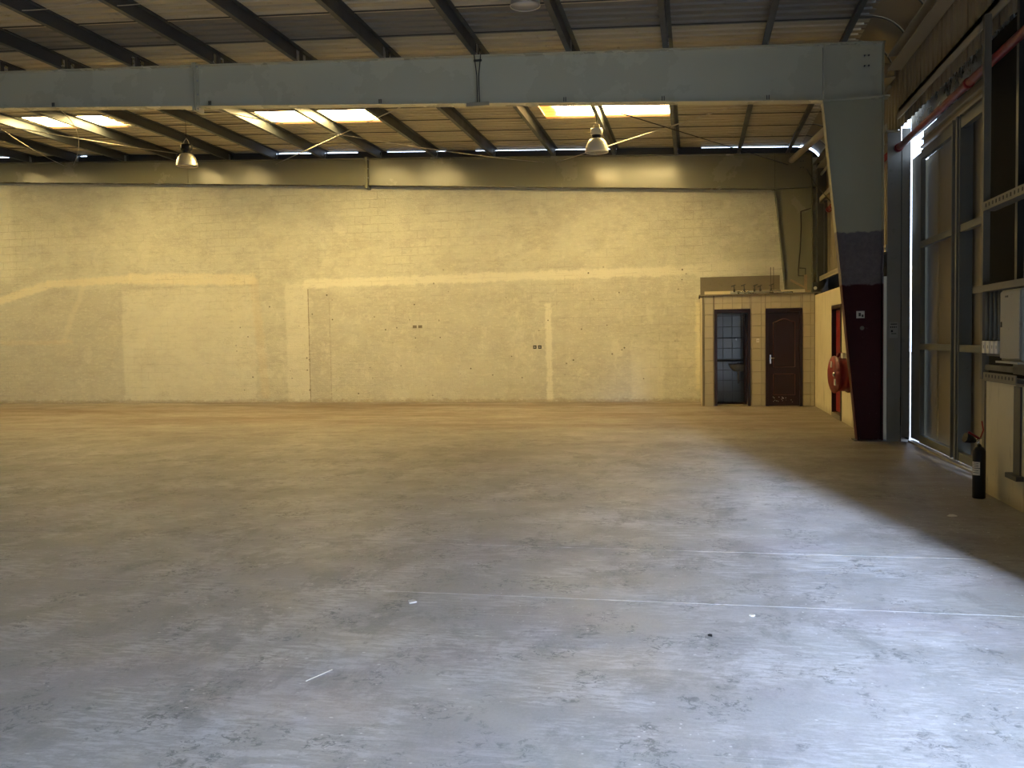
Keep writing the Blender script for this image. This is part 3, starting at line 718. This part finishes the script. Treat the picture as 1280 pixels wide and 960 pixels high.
# valves and pipes lying on the toilet roof
vm = tag(empty('pipe_manifold', (1.2, 20.16, 2.40)), 'row of small valves on pipes along the toilet block roof', 'pipes')
V = lambda mb, nm, mt='galv': part(mb, nm, mt, vm)
V(MB().tube([(0.76, 20.13, 2.445), (1.80, 20.13, 2.445)], 0.012, 8), 'pipe')
V(MB().tube([(0.76, 20.17, 2.415), (2.05, 20.17, 2.415)], 0.012, 8), 'pipe')
for x in (0.84, 1.05, 1.26, 1.38, 1.60):
    zt = 2.56+random.uniform(-0.02, 0.03); lx = random.uniform(-0.05, 0.05)
    b = V(MB().tube([(x, 20.13, 2.44), (x, 20.13, 2.50)], 0.022, 8).tube([(x, 20.13, 2.50), (x+lx*0.3, 20.12, zt)], 0.011, 6), 'valve', 'dark_steel')
    h_ = MB().tube([(x-0.045+lx, 20.115, zt-0.015), (x+0.045+lx, 20.115, zt+0.02)], 0.012, 6)
    h_.v = [(p[0]-1.2, p[1]-20.16, p[2]-2.40) for p in h_.v]
    h_.build('lever', 'dark_steel', b)
for x in (1.595, 1.655): V(MB().tube([(x, 20.14, 2.44), (x, 20.16, 2.95)], 0.006, 5), 'riser', 'cable')
pk_ = MB(); pk_.prism([(2.0, 2.66), (2.32, 2.47), (2.34, 2.50), (2.02, 2.69)], 1, 20.2, 20.32); o = pk_.build('timber_plank', 'wood'); tag(o, 'short pale plank leaning on the toilet roof at its right corner', 'plank')
o = MB().prism([(2.0, 2.40), (2.44, 2.40), (2.44, 2.46), (2.0, 2.44)], 1, 20.4, 20.5).build('timber_batten', 'wood'); tag(o, 'old timber batten lying flat on the toilet roof behind the leaning plank', 'plank')
o = MB().box(2.33, 2.39, 20.6, 20.66, 2.401, 2.80).build('timber_post', 'wood'); tag(o, 'short upright timber offcut on the toilet roof corner', 'timber')
o = tag(empty('junction_box', (2.50, 20.05, 2.40)), 'dark junction box with a pale round cap at the toilet roof corner', 'electrical box')
part(MB().box(2.44, 2.56, 20.08, 20.2, 2.401, 2.60), 'box_body', 'dark_steel', o); part(MB().tube([(2.49, 20.078, 2.48), (2.49, 20.05, 2.48)], 0.035, 12), 'round_cap', 'white', o)
o = MB().tube([(2.55, 21.255, 4.30), (2.33, 21.255, 4.24), (2.34, 21.255, 3.89), (2.32, 21.255, 3.43), (2.28, 21.255, 2.97), (2.28, 21.255, 2.82), (2.43, 21.255, 2.81), (2.43, 21.255, 2.98), (2.30, 21.255, 2.99)], 0.012, 6).build('conduit', 'cable'); tag(o, 'thin dark conduit looping down the far column above the toilets', 'conduit')
o = MB().tube([(2.42, 20.9, 5.1), (2.50, 20.0, 4.6), (2.56, 18.6, 4.1), (2.62, 17.0, 3.5), (2.64, 16.6, 3.0)], 0.008, 5).build('loose_cable', 'cable'); tag(o, 'loose cable sagging down the side wall above the toilet block', 'cable')

# ------------------------------------------------------------------ hose reel
hr = tag(empty('fire_hose_reel', (2.40, 15.4, 0.85)), 'red fire hose reel mounted on the cream wall beside the red column', 'hose reel')
HR = lambda mb, nm, mt='red': part(mb, nm, mt, hr)
def disc(r0, r1, x0, x1, seg=28):
    return MB().lathe([(r0, x0), (r1, x0), (r1, x1), (r0, x1), (r0, x0)], (0, 15.4, 0.86), seg, 0)
HR(disc(0.03, 0.30, 2.20, 2.215), 'front_disc'); HR(disc(0.03, 0.30, 2.42, 2.435), 'rear_disc')
HR(disc(0.04, 0.27, 2.217, 2.418), 'hose_coil', 'red')
HR(MB().tube([(2.18, 15.4, 0.86), (2.49, 15.4, 0.86)], 0.03, 10), 'axle', 'galv')
HR(MB().box(2.44, 2.485, 15.36, 15.44, 0.70, 1.15), 'wall_bracket')
HR(MB().tube([(2.40, 15.45, 1.17), (2.30, 15.45, 1.19), (2.28, 15.52, 1.10)], 0.03, 8), 'nozzle')
HR(MB().box(2.30, 2.36, 15.30, 15.38, 1.12, 1.20), 'valve_body', 'white')
for dy, dz in ((0.12, 0.16), (-0.05, -0.12)):
    HR(MB().box(2.192, 2.1995, 15.4+dy-0.03, 15.4+dy+0.03, 0.86+dz-0.05, 0.86+dz+0.05), 'paper_label', 'white')

hr.location.x = 2.39; hr.rotation_euler.z = math.radians(12)
# ------------------------------------------------------------------ extinguisher
ex = tag(empty('fire_extinguisher', (2.515, 8.86, 0)), 'black fire extinguisher with a white label standing by the low cream wall', 'extinguisher')
E_ = lambda mb, nm, mt: part(mb, nm, mt, ex)
R0 = 0.055
cx, cy = 2.515, 8.86
E_(MB().lathe([(0, 0.0), (R0-0.004, 0.0), (R0, 0.01), (R0, 0.43), (R0-0.006, 0.448), (0.035, 0.462), (0.020, 0.47), (0.018, 0.49), (0, 0.49)], (cx, cy, 0.001), 24), 'cylinder', 'black')
def arcplate(a0, a1, z0, z1, r):
    mb = MB(); n = 8
    for z in (z0, z1):
        for i in range(n+1):
            a = a0+(a1-a0)*i/n; mb.v.append((cx+r*math.cos(a), cy+r*math.sin(a), z))
    for i in range(n): mb.face([i, i+1, n+2+i, n+1+i], True)
    return mb
E_(arcplate(math.radians(185), math.radians(262), 0.215, 0.275, R0+0.0015), 'label', 'white')
E_(arcplate(math.radians(185), math.radians(262), 0.28, 0.335, R0+0.0015), 'label', 'white')
for z in (0.32, 0.305, 0.29, 0.255, 0.235): E_(arcplate(math.radians(195), math.radians(250), z, z+0.005, R0+0.0025), 'printed_line', 'dark_steel')
E_(MB().tube([(cx, cy, 0.485), (cx, cy, 0.54)], 0.022, 10), 'valve_body', 'chrome')
E_(MB().tube([(cx+0.01, cy, 0.535), (cx-0.09, cy+0.01, 0.60)], 0.010, 8), 'handle', 'red')
E_(MB().tube([(cx+0.01, cy, 0.55), (cx+0.03, cy-0.01, 0.62), (cx+0.02, cy, 0.70)], 0.007, 6), 'safety_pin_tag', 'red')
E_(MB().tube([(cx, cy, 0.52), (cx-0.05, cy-0.02, 0.525)], 0.013, 8), 'outlet_pipe', 'chrome')
E_(MB().tube([(cx-0.04, cy-0.02, 0.52), (cx-0.08, cy-0.03, 0.54), (cx-0.13, cy-0.04, 0.555)], [0.018, 0.036, 0.046], 12), 'horn', 'black')

# ------------------------------------------------------------------ electrical cabinet and conduits
cb = tag(empty('electrical_cabinet', (2.6, 8.5, 1.26)), 'light grey electrical cabinet at the right edge below the steel ledge', 'cabinet')
CB = lambda mb, nm, mt='cabinet': part(mb, nm, mt, cb)
bevel(CB(MB().box(2.60, 2.74, 8.07, 8.56, 1.255, 1.855), 'cabinet_body'), 0.005)
bevel(CB(MB().box(2.585, 2.599, 8.08, 8.55, 1.275, 1.84), 'cabinet_door'), 0.003)
CB(MB().box(2.578, 2.584, 8.50, 8.52, 1.54, 1.585), 'lock', 'black')
CB(MB().box(2.581, 2.584, 8.35, 8.42, 1.79, 1.805), 'badge', 'dark_steel')
CB(MB().box(2.56, 2.64, 8.03, 8.58, 1.235, 1.252), 'lower_lip', 'cabinet')
CB(MB().box(2.66, 2.70, 8.15, 8.45, 1.14, 1.235), 'rear_bracket', 'dark_steel')
for k in range(4):
    y_ = 9.17-0.12*k
    lab = ('vertical conduit nearest the stud, left of the electrical cabinet', 'second vertical conduit from the stud, left of the electrical cabinet', 'third vertical conduit from the stud, left of the electrical cabinet', 'vertical conduit closest to the electrical cabinet')[k]
    o = MB().tube([(2.66, y_, 1.42), (2.66, y_, 1.865)], 0.016, 8).build('conduit', 'gate_steel'); tag(o, lab, 'conduit', 'conduits beside the electrical cabinet')
    lab = ('small white socket box nearest the stud', 'second small white socket box from the stud', 'third small white socket box from the stud', 'small white socket box closest to the electrical cabinet')[k]
    o = bevel(MB().box(2.63, 2.68, y_-0.040, y_+0.040, 1.305, 1.42).build('socket_box', 'white'), 0.004); tag(o, lab, 'socket box', 'white boxes under the conduits')
    MB().box(2.628, 2.6295, y_-0.02, y_+0.0, 1.35, 1.38).build('socket_face', 'cabinet', o)
S(MB().box(2.68, 2.70, 8.74, 9.24, 1.28, 1.44), 'back_rail', 'stud_paint')
S(MB().box(2.66, 2.70, 8.40, 9.22, 1.15, 1.20), 'cable_tray', 'dark_steel')

# ------------------------------------------------------------------ high bay lamps
def lamp(loc, ztop, label, head='cream_metal', sc_=1.0, reflector_mat='alu'):
    r = tag(empty('high_bay_lamp', loc), label, 'lamp', 'high bay lamps hanging from the purlins')
    k = sc_
    prof = [(0.215, 0.0), (0.21, 0.05), (0.195, 0.12), (0.17, 0.18), (0.135, 0.23), (0.10, 0.25)]
    prof2 = [(a-0.004, b) for a, b in reversed(prof)]
    MB().lathe([(a*k, b*k) for a, b in prof+prof2+[prof[0]]], seg=32).build('reflector', reflector_mat, r)
    MB().lathe([(0, 0.012*k), (0.205*k, 0.012*k), (0.205*k, 0.02*k), (0, 0.02*k)], seg=28).build('glass_lens', 'glass_lens', r)
    MB().lathe([(0.0, 0.25*k), (0.085*k, 0.25*k), (0.075*k, 0.262*k), (0.088*k, 0.275*k), (0.075*k, 0.29*k), (0.09*k, 0.30*k), (0.09*k, 0.315*k), (0, 0.315*k)], seg=20).build('cooling_ring', 'black', r)
    MB().lathe([(0, 0.316*k), (0.10*k, 0.316*k), (0.115*k, 0.33*k), (0.115*k, 0.41*k), (0.10*k, 0.435*k), (0, 0.44*k)], seg=24).build('ballast_housing', head, r)
    H = ztop-loc[2]
    yk = MB().tube([(-0.07*k, 0, 0.40*k), (-0.05*k, 0, 0.50*k), (0, 0, 0.56*k), (0.05*k, 0, 0.50*k), (0.07*k, 0, 0.40*k)], 0.006, 6).build('hook', 'rod', r)
    MB().tube([(0, 0, 0.55*k), (0, 0, H)], 0.006, 5).build('suspension_cable', 'cable', r)
    MB().lathe([(0.0, 0.02), (0.035*k, 0.03*k), (0.045*k, 0.10*k), (0.035*k, 0.17*k), (0, 0.2*k)], seg=12).build('bulb', 'white', r)
    return r
lamp((-1.745, 17.0, 4.925), rz(-1.76)+0.0, 'cream high bay lamp hanging at the right below the bright skylight', reflector_mat='cream_metal')
lamp((-10.10, 17.1, 5.13), rz(-10.15)+0.0, 'aluminium high bay lamp with a dark housing hanging at the left', 'black')
lamp((-1.97, 11.0, 5.50), rz(-1.97)+0.19, 'high bay lamp cut off by the top edge of the picture', 'black', 0.85)

# ------------------------------------------------------------------ tie rods and cables in the roof
def rod(p, q, label, sag=0.0, r=0.011, mat='rod', name='tie_rod', cat='tie rod', bow=(0, 0, 0)):
    p = Vector(p); q = Vector(q); pts = []
    n = 14 if sag or any(bow) else 1
    for i in range(n+1):
        t = i/n; v = p.lerp(q, t); v.z -= sag*4*t*(1-t); v += Vector(bow)*4*t*(1-t); pts.append(v)
    o = MB().tube(pts, r, 6).build(name, mat); tag(o, label, cat); return o
def ray(u, v, yv):
    c = Vector((u-640, -(v-480), F)); dr_ = Vector((rt.dot(c), d.dot(c), up.dot(c))); t = yv/dr_.y
    return Vector((dr_.x*t, yv, EYE+dr_.z*t))
rod(ray(249, 134, 13.72), ray(680, 203, 21.25), 'tie rod crossing from the rafter splice towards the far rafter centre', 0.10, 0.008)
rod(ray(503, 133, 13.72), ray(345, 205, 21.25), 'pale tie rod crossing leftwards under the middle skylight', 0.0, 0.009)
rod(ray(-20, 153, 13.72), ray(222, 192, 21.25), 'long pale tie rod at the left passing behind the left lamp', 0.02, 0.010)
rod(ray(930, 129, 13.72), ray(695, 203, 21.25), 'pale tie rod crossing the right skylight down to the far rafter', 0.0, 0.009)
rod(ray(748, 133, 13.72), ray(985, 206, 21.25), 'dark tie rod crossing behind the right lamp towards the corner', 0.0, 0.009, 'cable')
rod(ray(0, 160, 16.0), ray(80, 207, 21.25), 'thin tie rod low at the left edge above the far rafter', 0.05, 0.005)
rod(ray(75, 137, 13.72), ray(92, 206, 21.25), 'thin cable hanging in a curve at the left between the two rafters', 0.0, 0.007, 'rod', 'hanging_cable', 'cable', (0.25, 0, 0.1))
rod(ray(20, 13, 11.0), ray(115, 2, 11.0), 'thin cable under the roof sheets at the top left corner', 0.03, 0.006, 'rod', 'roof_cable', 'cable')
rod(ray(140, 7, 11.0), ray(200, 0, 11.0), 'thin cable under the roof sheets right of the top left corner', 0.02, 0.006, 'rod', 'roof_cable', 'cable')
o = tag(empty('cable_hanger', (-3.15, 13.5, 5.03)), 'small hanger rail under the near rafter with two cables up its web', 'hanger')
part(MB().box(-3.33, -2.98, 13.46, 13.49, 5.0, 5.055), 'rail', 'steel_tan', o)
part(MB().tube([(-3.16, 13.48, 5.05), (-3.165, 13.48, 5.45), (-3.20, 13.48, 5.76)], 0.008, 5), 'cable', 'cable', o)
part(MB().tube([(-3.13, 13.48, 5.05), (-3.135, 13.48, 5.45), (-3.10, 13.48, 5.76)], 0.008, 5), 'cable', 'cable', o)
part(MB().box(-3.21, -3.09, 13.48, 13.50, 5.66, 5.69), 'clamp', 'dark_steel', o)
# small upright clips along the bottom flanges
labs = iter(['at the left edge', 'right of the rafter splice', 'below the middle purlins', 'left of the right lamp', 'near the far purlins at right', 'near the haunch'])
for u in (66, 262, 475, 706, 829, 960):
    p = ray(u, 131, 13.5); zb = bot(p.x)
    o = MB().box(p.x-0.02, p.x-0.008, 13.50, 13.515, zb+0.001, zb+0.065).box(p.x+0.008, p.x+0.02, 13.50, 13.515, zb+0.001, zb+0.065).build('flange_clip', 'dark_steel')
    tag(o, 'small dark clip on the near rafter bottom flange '+next(labs), 'clip')

# ------------------------------------------------------------------ sockets on the wall and litter on the floor
for x, z, l in ((-3.74, 1.315, 'dark square socket on the cream wall, the left of a pair'), (-3.62, 1.315, 'dark square socket on the cream wall, the right of a pair')):
    o = bevel(MB().box(x-0.04, x+0.04, YB-0.016, YB-0.001, z-0.04, z+0.04).build('wall_socket', 'black'), 0.004); tag(o, l, 'socket')
    MB().box(x-0.02, x+0.02, YB-0.019, YB-0.0165, z-0.02, z+0.02).build('socket_face', 'cabinet', o)
for x, l in ((-6.72, 'small grey hole plate on the cream wall, the left of a pair'), (-6.58, 'small grey hole plate on the cream wall, the right of a pair')):
    o = MB().box(x-0.05, x+0.05, YB-0.01, YB-0.001, 1.82, 1.89).build('hole_plate', 'concrete_trim'); tag(o, l, 'plate')
for u, v, l, sz in ((515, 753, 'crumpled white scrap on the floor in the middle foreground', 0.03), (400, 843, 'thin white splinter on the floor in the left foreground', 0.03), (1190, 645, 'pale scrap lying on the shaded floor near the extinguisher', 0.045), (940, 770, 'small white chip on the floor right of the centre', 0.015), (888, 795, 'tiny dark chip on the floor right of the centre', 0.012)):
    c = Vector((u-640, -(v-480), F)); dd = Vector((rt.dot(c), d.dot(c), up.dot(c))); t = -EYE/dd.z; px, py = dd.x*t, dd.y*t
    mb = MB()
    if 'splinter' in l: mb.prism([(px-0.03, py-0.09), (px-0.026, py-0.09), (px+0.035, py+0.06), (px+0.03, py+0.065)], 2, 0.0005, 0.004)
    else:
        n = 7; pts = [(px+sz*random.uniform(0.5, 1.2)*math.cos(6.28*i/n), py+sz*random.uniform(0.5, 1.3)*math.sin(6.28*i/n)) for i in range(n)]
        mb.prism(pts, 2, 0.0005, 0.008)
    o = mb.build('plaster_scrap', 'black' if 'dark' in l else 'white'); tag(o, l, 'litter')
